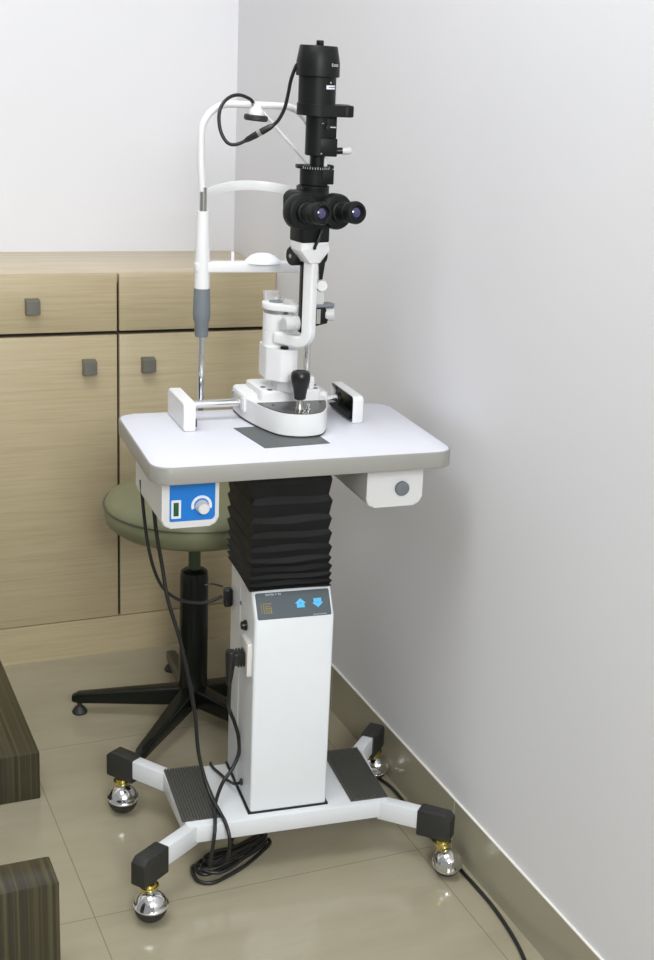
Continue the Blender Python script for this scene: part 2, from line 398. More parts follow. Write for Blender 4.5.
MB(FB).prism(rpoly([(-0.054, 0.370), (-0.006, 0.370), (-0.006, 0.432), (-0.054, 0.432)], 0.003, 3), -0.0785, -0.0700, 'X', bev=0.001).build('power_inlet', 'socket', colm)
MB(FB).along((-0.0703, -0.0085, 0.1415), (-1, 0, 0), [(0.0055, 0), (0.0065, 0.001), (0.0065, 0.0035), (0.004, 0.005), (0, 0.005)], 16).build('grommet', 'rubber', colm)
# slanted control panel: local (u right, v up the slope)
sl = math.atan2(0.525 - 0.480, 0.067 - 0.036)
PF = FB @ T(0, -0.067, 0.480) @ Matrix.Rotation(sl, 4, 'X')      # x = right, y = up the slope, z = outwards
SLEN = math.hypot(0.045, 0.031)
pan = MB(PF).prism(rpoly([(-0.0650, 0.0010), (0.0655, 0.0010), (0.0655, SLEN - 0.0070), (-0.0650, SLEN - 0.0070)], 0.003, 3), -0.0005, 0.0006, bev=0.0002, seg=1).build('control_panel', 'panel', colm)
def house(cx, cy, s, up):
    p = [(-0.85, -0.95), (0.85, -0.95), (0.80, -0.05), (1.2, -0.05), (0, 1.0), (-1.2, -0.05), (-0.80, -0.05)]
    if not up: p = [(x, -y) for x, y in p][::-1]
    return [(cx + x * s, cy + y * s) for x, y in p]
PYC = SLEN / 2 - 0.003
bt = MB(PF).prism(house(0.0125, PYC + 0.001, 0.0083, True), 0.0004, 0.0013).build('up_button', 'sky', pan)
MB(PF).prism([(0.0125 + x * 0.0032, PYC + 0.001 + y * 0.0032) for x, y in ((-0.9, -0.5), (-0.55, -0.75), (0, -0.1), (0.55, -0.75), (0.9, -0.5), (0, 0.5))], 0.0010, 0.0015).build('arrow_mark', 'arrow', bt)
bt = MB(PF).prism(house(0.0430, PYC - 0.0005, 0.0083, False), 0.0004, 0.0013).build('down_button', 'sky', pan)
MB(PF).prism([(0.0430 + x * 0.0032, PYC - 0.0005 - y * 0.0032) for x, y in ((-0.9, -0.5), (-0.55, -0.75), (0, -0.1), (0.55, -0.75), (0.9, -0.5), (0, 0.5))][::-1], 0.0010, 0.0015).build('arrow_mark', 'arrow', bt)
mb = MB(PF); gx, gy = -0.0455, PYC - 0.004
mb.box(gx - 0.0115, gx - 0.0105, gy - 0.009, gy + 0.009, 0.0005, 0.0009)
for r0 in ((-0.0075, 0.0075, 0.0072, 0.0088), (-0.0075, -0.0059, -0.0088, 0.0088), (-0.0075, 0.0075, -0.0088, -0.0072), (0.0050, 0.0066, -0.0070, 0.0020), (-0.0035, 0.0055, -0.0010, 0.0006), (-0.0035, -0.0022, -0.0050, 0.0045), (-0.0035, 0.0050, 0.0032, 0.0045), (-0.0035, 0.0050, -0.0050, -0.0037)):
    mb.box(gx + r0[0], gx + r0[1], gy + r0[2], gy + r0[3], 0.0005, 0.0009)
mb.build('logo', 'gold', pan)
def tinytext(frame, x, y, h, widths, gap, z0=0.0005, z1=0.0008):
    """lettering too small to read in the photograph: letter-like strokes"""
    mb = MB(frame)
    for i, w in enumerate(widths):
        if w > 0:
            t = h * 0.22
            mb.box(x, x + t, y, y + h, z0, z1)
            if i % 3 != 1: mb.box(x, x + w, y + h - t, y + h, z0, z1)
            if i % 2 == 0: mb.box(x, x + w, y + h * 0.4, y + h * 0.4 + t, z0, z1)
            if i % 3 == 1: mb.box(x, x + w, y, y + t, z0, z1)
            if i % 4 != 2: mb.box(x + w - t, x + w, y, y + h, z0, z1)
        x += abs(w) + gap
    return mb
tinytext(PF, -0.0470, SLEN - 0.0125, 0.0034, [.0022, .0022, .0022, .0022, .0024, -.001, .0026, -.001, .0022, .002], 0.0008).build('lettering', 'print', pan)
tinytext(PF, 0.0330, 0.0030, 0.0016, [.0012] * 14, 0.0005).build('lettering', 'print', pan)

# bellows: pleated sleeve between column and top
def bellows():
    bm = bmesh.new(); rings = []
    levels = [(0.5262, 0.068, 0), (0.529, 0.0725, 1)]
    z = 0.529
    for i, h in enumerate((0.010, 0.012, 0.0135, 0.015, 0.021, 0.023, 0.026, 0.033, 0.036)):
        out = 0.0735 - 0.0004 * i + random.uniform(-0.0008, 0.0008)
        levels.append((z + h * 0.22, out - 0.0042, 0)); levels.append((z + h, out, 1)); z += h
    levels += [(0.733, 0.065, 0), (0.744, 0.069, 1), (0.7515, 0.066, 0)]
    seg = 9
    for zz, hw, outer in levels:
        t = (zz - 0.526) / 0.226
        ang = 0.05 * t; cx = -0.0055 - 0.004 * t; cy = 0.032 + 0.006 * t
        hd = hw + 0.012; cr = 0.004
        ring = []
        poly = [(-hw, -hd), (hw, -hd), (hw, hd), (-hw, hd)]
        for i in range(4):
            p, q = Vector(poly[i]), Vector(poly[(i + 1) % 4])
            for k in range(seg):
                u = k / seg; v = p.lerp(q, u)
                # cloth sag between the corners
                inward = (1 - (2 * u - 1) ** 2) * (0.0018 if outer else 0.0032)
                n = Vector((-(q - p).y, (q - p).x)).normalized()
                v = v + n * inward
                zj = zz + (math.sin(u * 7 + zz * 90 + i) * 0.0012 - (0.004 * (1 - (2 * u - 1) ** 2) if outer else 0.0)) * (1 if 0.532 < zz < 0.748 else 0)
                x = v.x * math.cos(ang) - v.y * math.sin(ang) + cx; y = v.x * math.sin(ang) + v.y * math.cos(ang) + cy
                ring.append(bm.verts.new((x, y, zj)))
        rings.append(ring)
    for a, b_ in zip(rings[:-1], rings[1:]):
        n = len(a)
        for k in range(n): bm.faces.new((a[k], a[(k + 1) % n], b_[(k + 1) % n], b_[k]))
    bm.faces.new(rings[0][::-1]); bm.faces.new(rings[-1]); bmesh.ops.recalc_face_normals(bm, faces=bm.faces[:])
    mb = MB(FB); mb._merge(bm); return mb
bellows().build('bellows', 'fabric', tab, 20)

ttop = MB(FT).prism(rpoly([(-0.2550, -0.1615), (0.2540, -0.1615), (0.2540, 0.1630), (-0.2475, 0.1630)], 0.030, 8), 0.7515, 0.780, bev=0.0015).build('tabletop', 'laminate', tab)
mb = MB(FT); ou = rpoly([(-0.2575, -0.1640), (0.2565, -0.1640), (0.2565, 0.1655), (-0.2500, 0.1655)], 0.0325, 10); inn = rpoly([(-0.2547, -0.1610), (0.2535, -0.1610), (0.2535, 0.1625), (-0.2472, 0.1625)], 0.0295, 10)
bm = bmesh.new(); rr = []
for pl_, z in ((inn, 0.7510), (ou, 0.7525), (ou, 0.7780), ([(a * .7 + c * .3, b_ * .7 + d * .3) for (a, b_), (c, d) in zip(ou, inn)], 0.7795), (inn, 0.7800)):
    rr.append([bm.verts.new((p[0], p[1], z)) for p in pl_])
rr.append(rr[0])
for a, b_ in zip(rr[:-1], rr[1:]):
    n = len(a)
    for k in range(n): bm.faces.new((a[k], a[(k + 1) % n], b_[(k + 1) % n], b_[k]))
bmesh.ops.recalc_face_normals(bm, faces=bm.faces[:]); mb._merge(bm)
mb.build('edge_band', 'edge', ttop, 50)
MB(FT).prism([(-0.0735, 0.0393), (-0.0553, -0.0872), (0.0605, -0.0793), (0.0523, 0.0463)], 0.7799, 0.7812, bev=0.0003, seg=1).build('slide_plate', 'dgrey', tab)

# rail end covers: hollow shells open towards the middle
def rail_cover(sgn):
    G = FT @ (Matrix.Diagonal((-1, 1, 1, 1)) if sgn < 0 else Matrix())
    prof = rpoly([(0.033, 0.7802), (0.153, 0.7802), (0.153, 0.829), (0.033, 0.829)], [0.002, 0.002, 0.010, 0.008], 4)
    innr = rpoly([(0.0345, 0.7812), (0.1515, 0.7812), (0.1515, 0.8272), (0.0345, 0.8272)], [0.002, 0.002, 0.008, 0.006], 4)
    mb = MB(G); bm = bmesh.new()
    A = [bm.verts.new((0.1415, p[0], p[1])) for p in prof]
    B = [bm.verts.new((0.1590, p[0], p[1])) for p in prof]
    cy, cz = 0.093, 0.8045
    B2 = [bm.verts.new((0.1615, cy + (p[0] - cy) * 0.97, cz + (p[1] - cz) * 0.92)) for p in prof]
    I0 = [bm.verts.new((0.1415, p[0], p[1])) for p in innr]
    I1 = [bm.verts.new((0.1575, p[0], p[1])) for p in innr]
    n = len(prof)
    for r0, r1 in ((A, B), (B, B2), (I0, A), (I1, I0)):
        for k in range(n): bm.faces.new((r0[k], r0[(k + 1) % n], r1[(k + 1) % n], r1[k]))
    bm.faces.new(B2); bm.faces.new(I1[::-1])
    bmesh.ops.recalc_face_normals(bm, faces=bm.faces[:]); mb._merge(bm)
    rc = mb.build('rail_cover', 'white2', tab)
    mb = MB(G); mb.box(0.1505, 0.1572, 0.0360, 0.1490, 0.7815, 0.8235)
    mb.build('dark_filler', 'blackpl', rc)  # black box makes the hollow inside of the cover dark
    mb = MB(G); mb.box(0.1375, 0.1430, 0.040, 0.148, 0.786, 0.796)
    for i in range(24): mb.box(0.1375, 0.1430, 0.041 + i * 0.0045, 0.0432 + i * 0.0045, 0.796, 0.799)
    mb.build('gear_rack', 'black', rc)
rail_cover(-1); rail_cover(1)

# box with switch and dimmer under the left side
def ubox(x0, x1, y0, y1, z0, z1, r, name, parent):
    return MB(FT).prism(rpoly([(x0, z0), (x1, z0), (x1, z1), (x0, z1)], [r, r, 0.001, 0.001], 6), y0, y1, 'Y', bev=0.004, seg=3).build(name, 'white2', parent)
cb = ubox(-0.2285, -0.1345, -0.0995, 0.100, 0.6570, 0.7505, 0.014, 'control_box', tab)
KF = FT @ T(0.0025, -0.0995, 0) @ Matrix.Rotation(PI / 2, 4, 'X')       # x right, y up (z world), z out of the front
bp = MB(KF).prism(rpoly([(-0.2185, 0.6685), (-0.1435, 0.6685), (-0.1435, 0.7440), (-0.2185, 0.7440)], [0.003, 0.008, 0.002, 0.002], 4), -0.0004, 0.0007).build('blue_panel', 'blue', cb)
sw = MB(KF).prism(rpoly([(-0.2160, 0.6740), (-0.2000, 0.6740), (-0.2000, 0.7055), (-0.2160, 0.7055)], 0.0012, 3), 0.0004, 0.0022, bev=0.0004, seg=1).build('switch_frame', 'sticker', cb)
MB(KF).prism([(-0.2125, 0.6785), (-0.2040, 0.6785), (-0.2040, 0.7015), (-0.2125, 0.7015)], 0.0015, 0.0030, bev=0.0004).build('rocker', 'green', sw)
arc = [(-0.1660 + 0.0172 * math.cos(a), 0.6935 + 0.0172 * math.sin(a)) for a in [math.radians(-20 + 220 * i / 24) for i in range(25)]]
arc += [(-0.1660 + 0.0125 * math.cos(a), 0.6935 + 0.0125 * math.sin(a)) for a in [math.radians(200 - 220 * i / 24) for i in range(25)]]
MB(KF).prism(arc, 0.0004, 0.0011).build('dial_scale', 'sticker', bp)
MB(KF @ T(-0.1655, 0.6920, 0.0004)).lathe([(0.0112, 0), (0.0112, 0.004), (0.0098, 0.006), (0.0095, 0.014), (0.0085, 0.0155), (0, 0.0158)], 24).build('dimmer_knob', 'white2', cb)
MB(FT).tube([(-0.1900 + 0.024 * math.cos(a), -0.02, 0.6575 + 0.018 * math.sin(a)) for a in [PI + PI * i / 12 for i in range(13)]], 0.0006, 6, 3).build('wire_loop', 'lgrey', cb)
db = ubox(0.1235, 0.2265, -0.0995, 0.085, 0.6665, 0.7505, 0.015, 'drawer_box', tab)
MB(KF @ T(0.1850, 0.6990, 0.0)).lathe([(0.0128, -0.001), (0.0128, 0.0045), (0.0120, 0.0060), (0.0105, 0.0066), (0, 0.0066)], 28).build('round_pull', 'grey', db)

# ------------------------------------------------------------------ head rest bolted to the rear edge
HX, HY = 0.0060, 0.1785
hr = empty('head_rest', FT @ T(HX, HY, 0.78), 'white chin and forehead rest frame rising on two rods behind the table', 'head rest')
HL, HR_ = -0.0962, 0.1022
MB(FT).box(HL - 0.015, HR_ + 0.015, 0.110, 0.196, 0.7385, 0.7500, bev=0.002).build('mounting_bar', 'steel', hr)
for xx in (HL, HR_):
    rod = MB(FT).cyl((xx, HY, 0.742), (xx, HY, 0.925), 0.0064).build('rod', 'chrome', hr)
    MB(FT @ T(xx, HY, 0)).lathe([(0.0112, 0.912), (0.0118, 0.914), (0.0124, 0.937), (0.0150, 0.943), (0.0154, 0.955), (0.0142, 0.998), (0.0, 0.998)], 24).build('collar', 'grey', rod)
    MB(FT @ T(xx, HY, 0)).lathe([(0.0134, 0.995), (0.0132, 1.045), (0.0108, 1.118), (0.0098, 1.131), (0, 1.132)], 24).build('mast_sleeve', 'white2', hr)
    MB(FT).cyl((xx, HY, 1.125), (xx, HY, 1.172), 0.0062).build('height_rod', 'steel', hr)
bx0, bx1, zt = HL - 0.0048, HR_ - 0.008, 1.312
R0 = 0.052
pts = [(bx0 + 0.003, HY, 1.165), (bx0, HY, 1.215)]
pts += [(bx0 + R0 - R0 * math.cos(a), HY, zt - R0 + R0 * math.sin(a)) for a in [i * PI / 2 / 8 for i in range(9)]]
pts += [(bx1 - R0 + R0 * math.sin(a), HY, zt - R0 + R0 * math.cos(a)) for a in [i * PI / 2 / 8 for i in range(9)]]
pts += [(bx1 + 0.003, HY, 1.215), (HR_, HY, 1.165)]
MB(FT).tube(pts, 0.0060, 14, 3).build('bow', 'white2', hr)
fp = []
for i in range(25):
    u = i / 24; fp.append((HL + (HR_ - HL) * u, HY + 0.055 * (1 - (2 * u - 1) ** 2), 1.158 + 0.013 * (1 - (2 * u - 1) ** 2)))
MB(FT).sweep(fp, rpoly([(-0.0085, -0.0018), (0.0085, -0.0018), (0.0085, 0.0018), (-0.0085, 0.0018)], 0.001, 2), (0, 0, 1)).build('forehead_strap', 'white2', hr)
ch = MB(FT).prism(rpoly([(HL - 0.014, HY - 0.011), (HR_ + 0.014, HY - 0.011), (HR_ + 0.014, HY + 0.013), (HL - 0.014, HY + 0.013)], 0.008, 4), 1.026, 1.0445, bev=0.003, seg=3).build('chin_bar', 'white2', hr)
MB(FT @ T(0.012, HY - 0.002, 1.0425) @ Matrix.Diagonal((1.0, 0.75, 1, 1))).lathe([(0.0325, 0.0), (0.0325, 0.002), (0.030, 0.006), (0.022, 0.0125), (0.012, 0.0165), (0, 0.018)], 32).build('chin_cup', 'sticker', hr)
for xx in (-0.041, 0.058):
    MB(FT).cyl((xx, HY + 0.004, 1.042), (xx, HY + 0.004, 1.0615), 0.003, bev=0.0008, n=14).build('paper_pin', 'white2', ch)
# fixation lamp on its thin arm
fl = MB(FT @ T(-0.0100, 0.168, 1.2885) @ Matrix.Rotation(0.06, 4, 'Y')).lathe([(0.0135, 0.005), (0.0135, 0.010), (0.0115, 0.017), (0.0075, 0.021), (0.0052, 0.026), (0, 0.0265)], 28).build('fixation_lamp', 'white2', hr)
MB(FT @ T(-0.0095, 0.168, 1.2885) @ Matrix.Rotation(0.06, 4, 'Y')).lathe([(0.0185, -0.002), (0.0205, 0.0), (0.0205, 0.006), (0.0185, 0.008), (0, 0.008)], 32).build('lamp_rim', 'rubber', fl)
MB(FT).tube([(-0.010, 0.168, 1.310), (0.0017, 0.168, 1.3025), (0.025, 0.170, 1.2790), (0.0849, 0.180, 1.2215), (0.098, 0.180, 1.205)], 0.0025, 10, 5).build('lamp_arm', 'white2', hr)
MB(FT).cyl((-0.0125, 0.168, 1.309), (-0.0150, 0.1685, 1.3175), 0.0036, n=14).build('cord_socket', 'steel', fl)

# ------------------------------------------------------------------ slit lamp
PX, PY = 0.0155, 0.085
sl_ = empty('slit_lamp', FT @ T(0.03, 0.05, 0.781), 'white and black slit lamp microscope standing on the tabletop', 'microscope')
nose = [Vector(p) for p in [(-0.043, 0.098), (-0.0365, 0.055), (-0.0255, 0.010), (-0.011, -0.0225), (0.012, -0.0390), (0.037, -0.0425), (0.061, -0.0330), (0.0785, -0.006), (0.0895, 0.025), (0.0985, 0.060), (0.104, 0.098)]]
def out2(pts): return [(p.x, p.y) for p in pts]
nose = [Vector((-0.0435, 0.152)), Vector((-0.0435, 0.125))] + nose + [Vector((0.104, 0.125)), Vector((0.104, 0.152))]
nz = [Vector((p.x, p.y, 0)) for p in nose]; outline = out2(crom(nz, 5))
bs_ = MB(FT).prism(outline, 0.7840, 0.8215, bev=0.003, seg=2).build('base', 'white2', sl_)
MB(FT).prism(outline, 0.7812, 0.7838).build('base_skid', 'rubber', bs_)
npl = [p for p in outline if p[1] < 0.046]
c0 = Vector((0.034, 0.01)); npl = [tuple(c0 + (Vector(p) - c0) * 0.965) for p in npl]
npl = [p for p in npl if p[1] < 0.043]
npl = [(npl[0][0] + -0.001, 0.0445)] + npl + [(npl[-1][0] + 0.001, 0.0445)]
pl8 = MB(FT).prism(npl, 0.8212, 0.8226, bev=0.0003, seg=1).build('nose_plate', 'plate', sl_)
for p in ((-0.008, 0.026), (0.081, 0.036)): MB(FT @ T(p[0], p[1], 0.8225)).lathe([(0.0028, 0), (0.0026, 0.0008), (0, 0.001)], 12).build('screw', 'blackpl', pl8)
rs = MB(FT).prism(rpoly([(-0.0455, 0.796), (-0.0455, 0.826), (-0.041, 0.8290), (0.105, 0.8290), (0.110, 0.826), (0.110, 0.796)], 0.002, 2), 0.078, 0.152, 'Y', bev=0.003, seg=2).build('rail_housing', 'white2', sl_)
MB(FT).box(-0.0470, -0.0440, 0.084, 0.146, 0.800, 0.824, bev=0.001).build('end_plate', 'lgrey', rs)
for yy in (0.088, 0.142): MB(FT).cyl((-0.0490, yy, 0.8195), (-0.0425, yy, 0.8195), 0.0032, n=12).build('end_screw', 'steel', rs)
st = MB(FT).prism(rpoly([(-0.024, 0.146), (-0.020, 0.056), (0.088, 0.052), (0.096, 0.146)], 0.008, 4), 0.8205, 0.8400, bev=0.003).build('step', 'white2', sl_)
for p in ((-0.010, 0.083), (-0.004, 0.062), (0.085, 0.085), (0.079, 0.062)): MB(FT @ T(p[0], p[1], 0.8398)).lathe([(0.0050, 0), (0.0048, 0.0006), (0, 0.0006)], 16).build('slot', 'blackpl', st)
MB(FT).box(0.068, 0.077, 0.060, 0.072, 0.838, 0.861, bev=0.0012).build('stop_block', 'white2', st)
MB(FT).cyl((-0.1405, 0.1000, 0.8095), (0.1405, 0.1000, 0.8095), 0.0072).build('rail_axle', 'chrome', sl_)
for sx in (-1, 1):
    MB(FT).cyl((sx * 0.1345, 0.1, 0.8095), (sx * 0.1405, 0.1, 0.8095), 0.0115, n=30, bev=0.001).build('rail_wheel', 'black', sl_)
# joystick
js = MB(FT @ T(0.0270, -0.0120, 0)).lathe([(0.0072, 0.8405), (0.0098, 0.842), (0.0108, 0.850), (0.0125, 0.860), (0.0158, 0.872), (0.0168, 0.879), (0.0160, 0.886), (0.0135, 0.8895), (0.0085, 0.8905), (0.0075, 0.8895), (0.0, 0.8895)], 32).build('joystick', 'blackpl', sl_)
MB(FT @ T(0.0270, -0.0120, 0)).lathe([(0.0068, 0.8222), (0.0068, 0.826), (0.0050, 0.829), (0.0050, 0.842), (0, 0.842)], 24).build('joystick_neck', 'steel', js)
MB(FT @ T(0.0405, -0.0180, 0)).lathe([(0.0048, 0.8222), (0.0048, 0.8245), (0.0030, 0.826), (0.0030, 0.8335), (0, 0.8345)], 20).build('lock_screw', 'chrome', sl_)
# post: lower housing, cylinder
hp = rpoly([(-0.0115, 0.108), (-0.0120, 0.062), (0.006, 0.036), (0.026, 0.030), (0.040, 0.044), (0.046, 0.100), (0.030, 0.122), (0.004, 0.122)], 0.010, 4)
ph = MB(FT).prism(hp, 0.8600, 0.9160, bev=0.0045, seg=3).build('post_housing', 'white2', sl_)
MB(FT).prism([((p[0] - 0.017) * 0.62 + 0.027, (p[1] - 0.078) * 0.78 + 0.074) for p in hp], 0.8395, 0.8605, bev=0.001).build('post_neck', 'white2', sl_)
MB(FT @ T(0.0150, 0.0440, 0.9155)).lathe([(0.0072, 0), (0.0072, 0.0035), (0.006, 0.005), (0, 0.005)], 20).build('clamp_button', 'blackpl', ph)
MB(FT @ T(PX, PY, 0)).lathe([(0.0270, 0.909), (0.0270, 0.940), (0.0265, 0.9405), (0.0265, 0.9415), (0.0270, 0.942), (0.0270, 0.972), (0, 0.972)], 36).build('pivot_post', 'white2', sl_)
MB(FT @ T(PX, PY, 0)).lathe([(0.0258, 0.971), (0.0258, 0.9795), (0, 0.9795)], 36).build('scale_ring', 'steel', sl_)
tp_ = [(PX + 0.0295 * math.cos(a), PY + 0.0295 * math.sin(a)) for a in [math.radians(50 + 190 * i / 16) for i in range(17)]] + [(0.0300, 0.0400), (0.0500, 0.0330), (0.0620, 0.0430), (0.0600, 0.0620)]
ia = MB(FT).prism(tp_, 0.9790, 0.9900, bev=0.0015).build('illumination_arm', 'white2', sl_)
MB(FT @ T(PX - 0.001, PY + 0.002, 0.9898)).lathe([(0.0160, 0), (0.0160, 0.0008), (0.0, 0.0008)], 28).build('scale_window', 'grey', ia)
MB(FT).prism(rpoly([(-0.006, 0.100), (0.022, 0.100), (0.020, 0.112), (-0.006, 0.112)], 0.003, 3), 0.9895, 1.006, bev=0.001).build('clear_cover', 'clear', ia)
MB(FT).prism([(0.016, 0.9895), (0.044, 0.9895), (0.044, 0.9915), (0.024, 1.000), (0.016, 1.000)], 0.060, 0.075, 'Y', bev=0.001).build('clear_cover', 'clear', ia)
# microscope axes: d towards the examiner, e to the right
a_m = math.atan2(-0.97, 0.24)
D_ = Vector((0.24, -0.97, 0)).normalized(); E_ = Vector((0.97, 0.24, 0)).normalized(); Z_ = Vector((0, 0, 1))
def P3(o, d=0, e=0, z=0): return Vector(o) + D_ * d + E_ * e + Z_ * z
# white L-shaped microscope arm
A0 = Vector((0.003, 0.050, 0.9360)); A1 = Vector((0.0412, -0.0020, 0.9350)); u = (A1 - A0).normalized(); RB = 0.020
path = [A0, A0.lerp(A1, 0.35)]
ctr = A1 - u * RB + Z_ * RB
for i in range(10):
    a = i / 9 * PI / 2
    path.append(ctr + u * RB * math.sin(a) - Z_ * RB * math.cos(a))
path += [A1 + Z_ * 0.07, A1 + Z_ * 0.140]
sd = u.cross(Z_).normalized()
ma = MB(FT).sweep(path, rpoly([(-0.0085, -0.0098), (0.0085, -0.0098), (0.0085, 0.0098), (-0.0085, 0.0098)], 0.003, 3), sd).build('microscope_arm', 'white2', sl_)
FE = FT @ Matrix(((E_.x, -D_.x, 0, A1.x), (E_.y, -D_.y, 0, A1.y), (0, 0, 1, 0), (0, 0, 0, 1)))     # x = e, y = away from the examiner
MB(FE).prism(rpoly([(-0.0100, 1.072), (0.0100, 1.072), (0.0265, 1.0935), (0.0265, 1.1070), (-0.0285, 1.1070), (-0.0285, 1.0935)], 0.002, 2), -0.014, 0.020, 'Y', bev=0.003, seg=2).build('fork', 'white2', ma)
sb = MB(FE).box(-0.0275, 0.0260, -0.014, 0.026, 1.1065, 1.1390, bev=0.0025).build('scope_mount', 'black', sl_)
MB(FE).tube([(0.008, -0.0165, 1.128), (0.002, -0.0185, 1.116), (-0.004, -0.0170, 1.101), (-0.004, -0.016, 1.097)], 0.0028, 10, 5).build('lever', 'blackpl', sb)
SZ = 1.1565
SC = Vector((0.0490, -0.0180, SZ))
body = MB(FT)
q = Vector((0, 0, 1)).rotation_difference(D_).to_matrix().to_4x4()
body.prism(rpoly([(-0.026, 1.134), (0.030, 1.134), (0.030, 1.176), (0.022, 1.186), (-0.018, 1.186), (-0.026, 1.176)], 0.008, 4), 0.000, 0.052, 'Y', bev=0.002, mat=Matrix(((E_.x, -D_.x, 0, A1.x), (E_.y, -D_.y, 0, A1.y), (0, 0, 1, 0), (0, 0, 0, 1))))
body.along(P3(SC, -0.060), -D_, [(0.024, -0.012), (0.024, 0.012), (0.020, 0.014), (0, 0.014)], 32)
scope = body.build('microscope_body', 'black', sl_)
for e_, nm in ((-0.0315, 'l'), (0.0350, 'r')):
    c_ = P3(SC, 0, e_)
    hs = MB(FT).along(c_ - D_ * 0.022, D_, [(0.0, 0), (0.0265, 0.0), (0.0290, 0.003), (0.0295, 0.010), (0.0295, 0.019), (0.0275, 0.0235), (0.024, 0.025), (0.0, 0.0255)], 40).build('prism_housing', 'black', sl_)
    De = (D_ * math.cos(0.11) + Z_ * math.sin(0.11)).normalized()
    ep = MB(FT).along(c_, De, [(0.0165, 0), (0.0175, 0.003), (0.0175, 0.010), (0.0150, 0.012), (0.0150, 0.024), (0.0162, 0.025), (0.0162, 0.034), (0.0150, 0.035), (0.0150, 0.040), (0.0182, 0.043), (0.0186, 0.052), (0.0170, 0.056), (0.0125, 0.057), (0.0105, 0.053), (0, 0.053)], 36).build('eyepiece', 'black', hs)
    MB(FT).along(c_ + De * 0.0525, De, [(0.0098, 0), (0.0085, 0.0015), (0.005, 0.0025), (0, 0.003)], 24).build('lens', 'lens', ep)
# illumination tower behind the microscope
AX, AY = 0.0585, 0.050
FA = FT @ T(AX, AY, 0)
hg = MB(FT).along(P3((A1.x, A1.y, 1.0790), -0.030, -0.0215), E_, [(0.0, 0), (0.0145, 0), (0.0160, 0.002), (0.0160, 0.018), (0.0160, 0.050), (0.0160, 0.0625), (0.0145, 0.0645), (0.0, 0.0645)], 32).build('tower_hinge', 'black', sl_)
MB(FT).along(P3((A1.x, A1.y, 1.0790), -0.030, -0.0210), -E_, [(0.0035, -0.001), (0.0035, 0.0015), (0, 0.002)], 14).build('hinge_screw', 'steel', hg)
tl = MB(FT).box(0.0310, 0.0520, 0.010, 0.026, 0.950, 1.076, bev=0.002)
tl.prism([(0.0650, 1.074), (0.0760, 1.074), (0.0710, 1.036), (0.0675, 1.036)], 0.022, 0.032, 'Y', bev=0.001)
tl.build('tower_bracket', 'black', sl_)
MB(FT).along((0.0440, 0.0260, 0.9640), -E_, [(0.0165, -0.002), (0.0165, 0.008), (0.014, 0.010), (0, 0.010)], 30).build('tilt_disc', 'black', sl_)
kn = MB(FT).along((0.0345, 0.0240, 0.9650), (-0.97, -0.20, 0), [(0.0115, 0), (0.0125, 0.001), (0.0125, 0.011), (0.0110, 0.012), (0.0110, 0.013), (0.0120, 0.014), (0.0120, 0.030), (0.0105, 0.0315), (0, 0.0315)], 20).build('tilt_knob', 'lgrey', sl_)
MB(FT).along((0.0660, 0.0100, 1.0310), (-0.25, -0.97, 0.0), [(0.0085, -0.006), (0.0095, -0.005), (0.0095, 0.004), (0.0085, 0.0055), (0, 0.0055)], 28).build('slit_knob', 'white2', sl_)
MB(FT).box(0.0560, 0.0720, 0.012, 0.026, 0.998, 1.028, bev=0.002).build('knob_bracket', 'lgrey', sl_)
MB(FT).prism(rpoly([(0.052, 0.012), (0.0900, 0.012), (0.0940, 0.020), (0.089, 0.036), (0.052, 0.036)], 0.003, 3), 0.9930, 0.9985, bev=0.001).build('mirror_shelf', 'grey', sl_)
MB(FT).prism([(0.053, 0.9925), (0.076, 0.9925), (0.0825, 0.976), (0.080, 0.965), (0.057, 0.9600)], 0.014, 0.034, 'Y', bev=0.0015).build('mirror_box', 'black', sl_)
MB(FT).box(0.0600, 0.0670, 0.0130, 0.0145, 0.965, 0.990, mat=Matrix()).build('mirror_trim', 'steel', sl_)
MB(FT).along((0.0790, 0.0240, 0.9800), (0.95, -0.30, 0), [(0.0110, 0), (0.0118, 0.001), (0.0118, 0.014), (0.0105, 0.0155), (0, 0.0155)], 26).build('side_knob', 'lgrey', sl_)
tw = MB(FA)
tw.lathe([(0.016, 1.090), (0.016, 1.180), (0.0255, 1.180), (0.0262, 1.182), (0.0262, 1.1925), (0.0240, 1.1935), (0, 1.1935)], 36)
tw.box(-0.0265, -0.010, -0.012, 0.012, 1.180, 1.1915, bev=0.001)
tower = tw.build('tower_column', 'black', sl_)
dd = MB(FA).lathe([(0.0215, 1.193), (0.0235, 1.195), (0.0240, 1.2205), (0, 1.2205)], 36)
dd.box(0.000, 0.0280, -0.022, 0.010, 1.1965, 1.2215, bev=0.002)
dd.build('slit_drum', 'black', sl_)
rg = MB(FA).lathe([(0.0262, 1.2200), (0.0275, 1.2210), (0.0275, 1.2245), (0.0262, 1.2255), (0, 1.2255)], 40)
rg.box(-0.0315, -0.020, -0.010, 0.006, 1.2205, 1.2270, bev=0.001).box(0.018, 0.0300, -0.014, 0.006, 1.2215, 1.2275, bev=0.001)
rgo = rg.build('scale_collar', 'black', sl_)
mb = MB(FA)
for i in range(13):
    a = math.radians(-150 + i * 9); mb.box(-0.0004, 0.0004, -0.0004, 0.0002, 1.2208, 1.2240 if i % 3 else 1.2252, mat=T(0.0275 * math.cos(a), 0.0275 * math.sin(a)) @ rz(a + PI / 2))
mb.build('scale_marks', 'print', rgo)
nk = MB(FA @ T(0.005, 0, 0)).lathe([(0.0125, 1.2250), (0.0125, 1.2440), (0, 1.2440)], 24).build('neck', 'black', sl_)
MB(FA @ T(0.005, 0, 0)).box(0.0070, 0.0125, -0.0145, -0.0110, 1.2255, 1.2390).build('neck_scale', 'lgrey', nk)
FA0 = FA; FA = FA @ T(0, 0, 0.0035)
FA1 = FA; FA = FA @ T(0.0050, 0, 0)
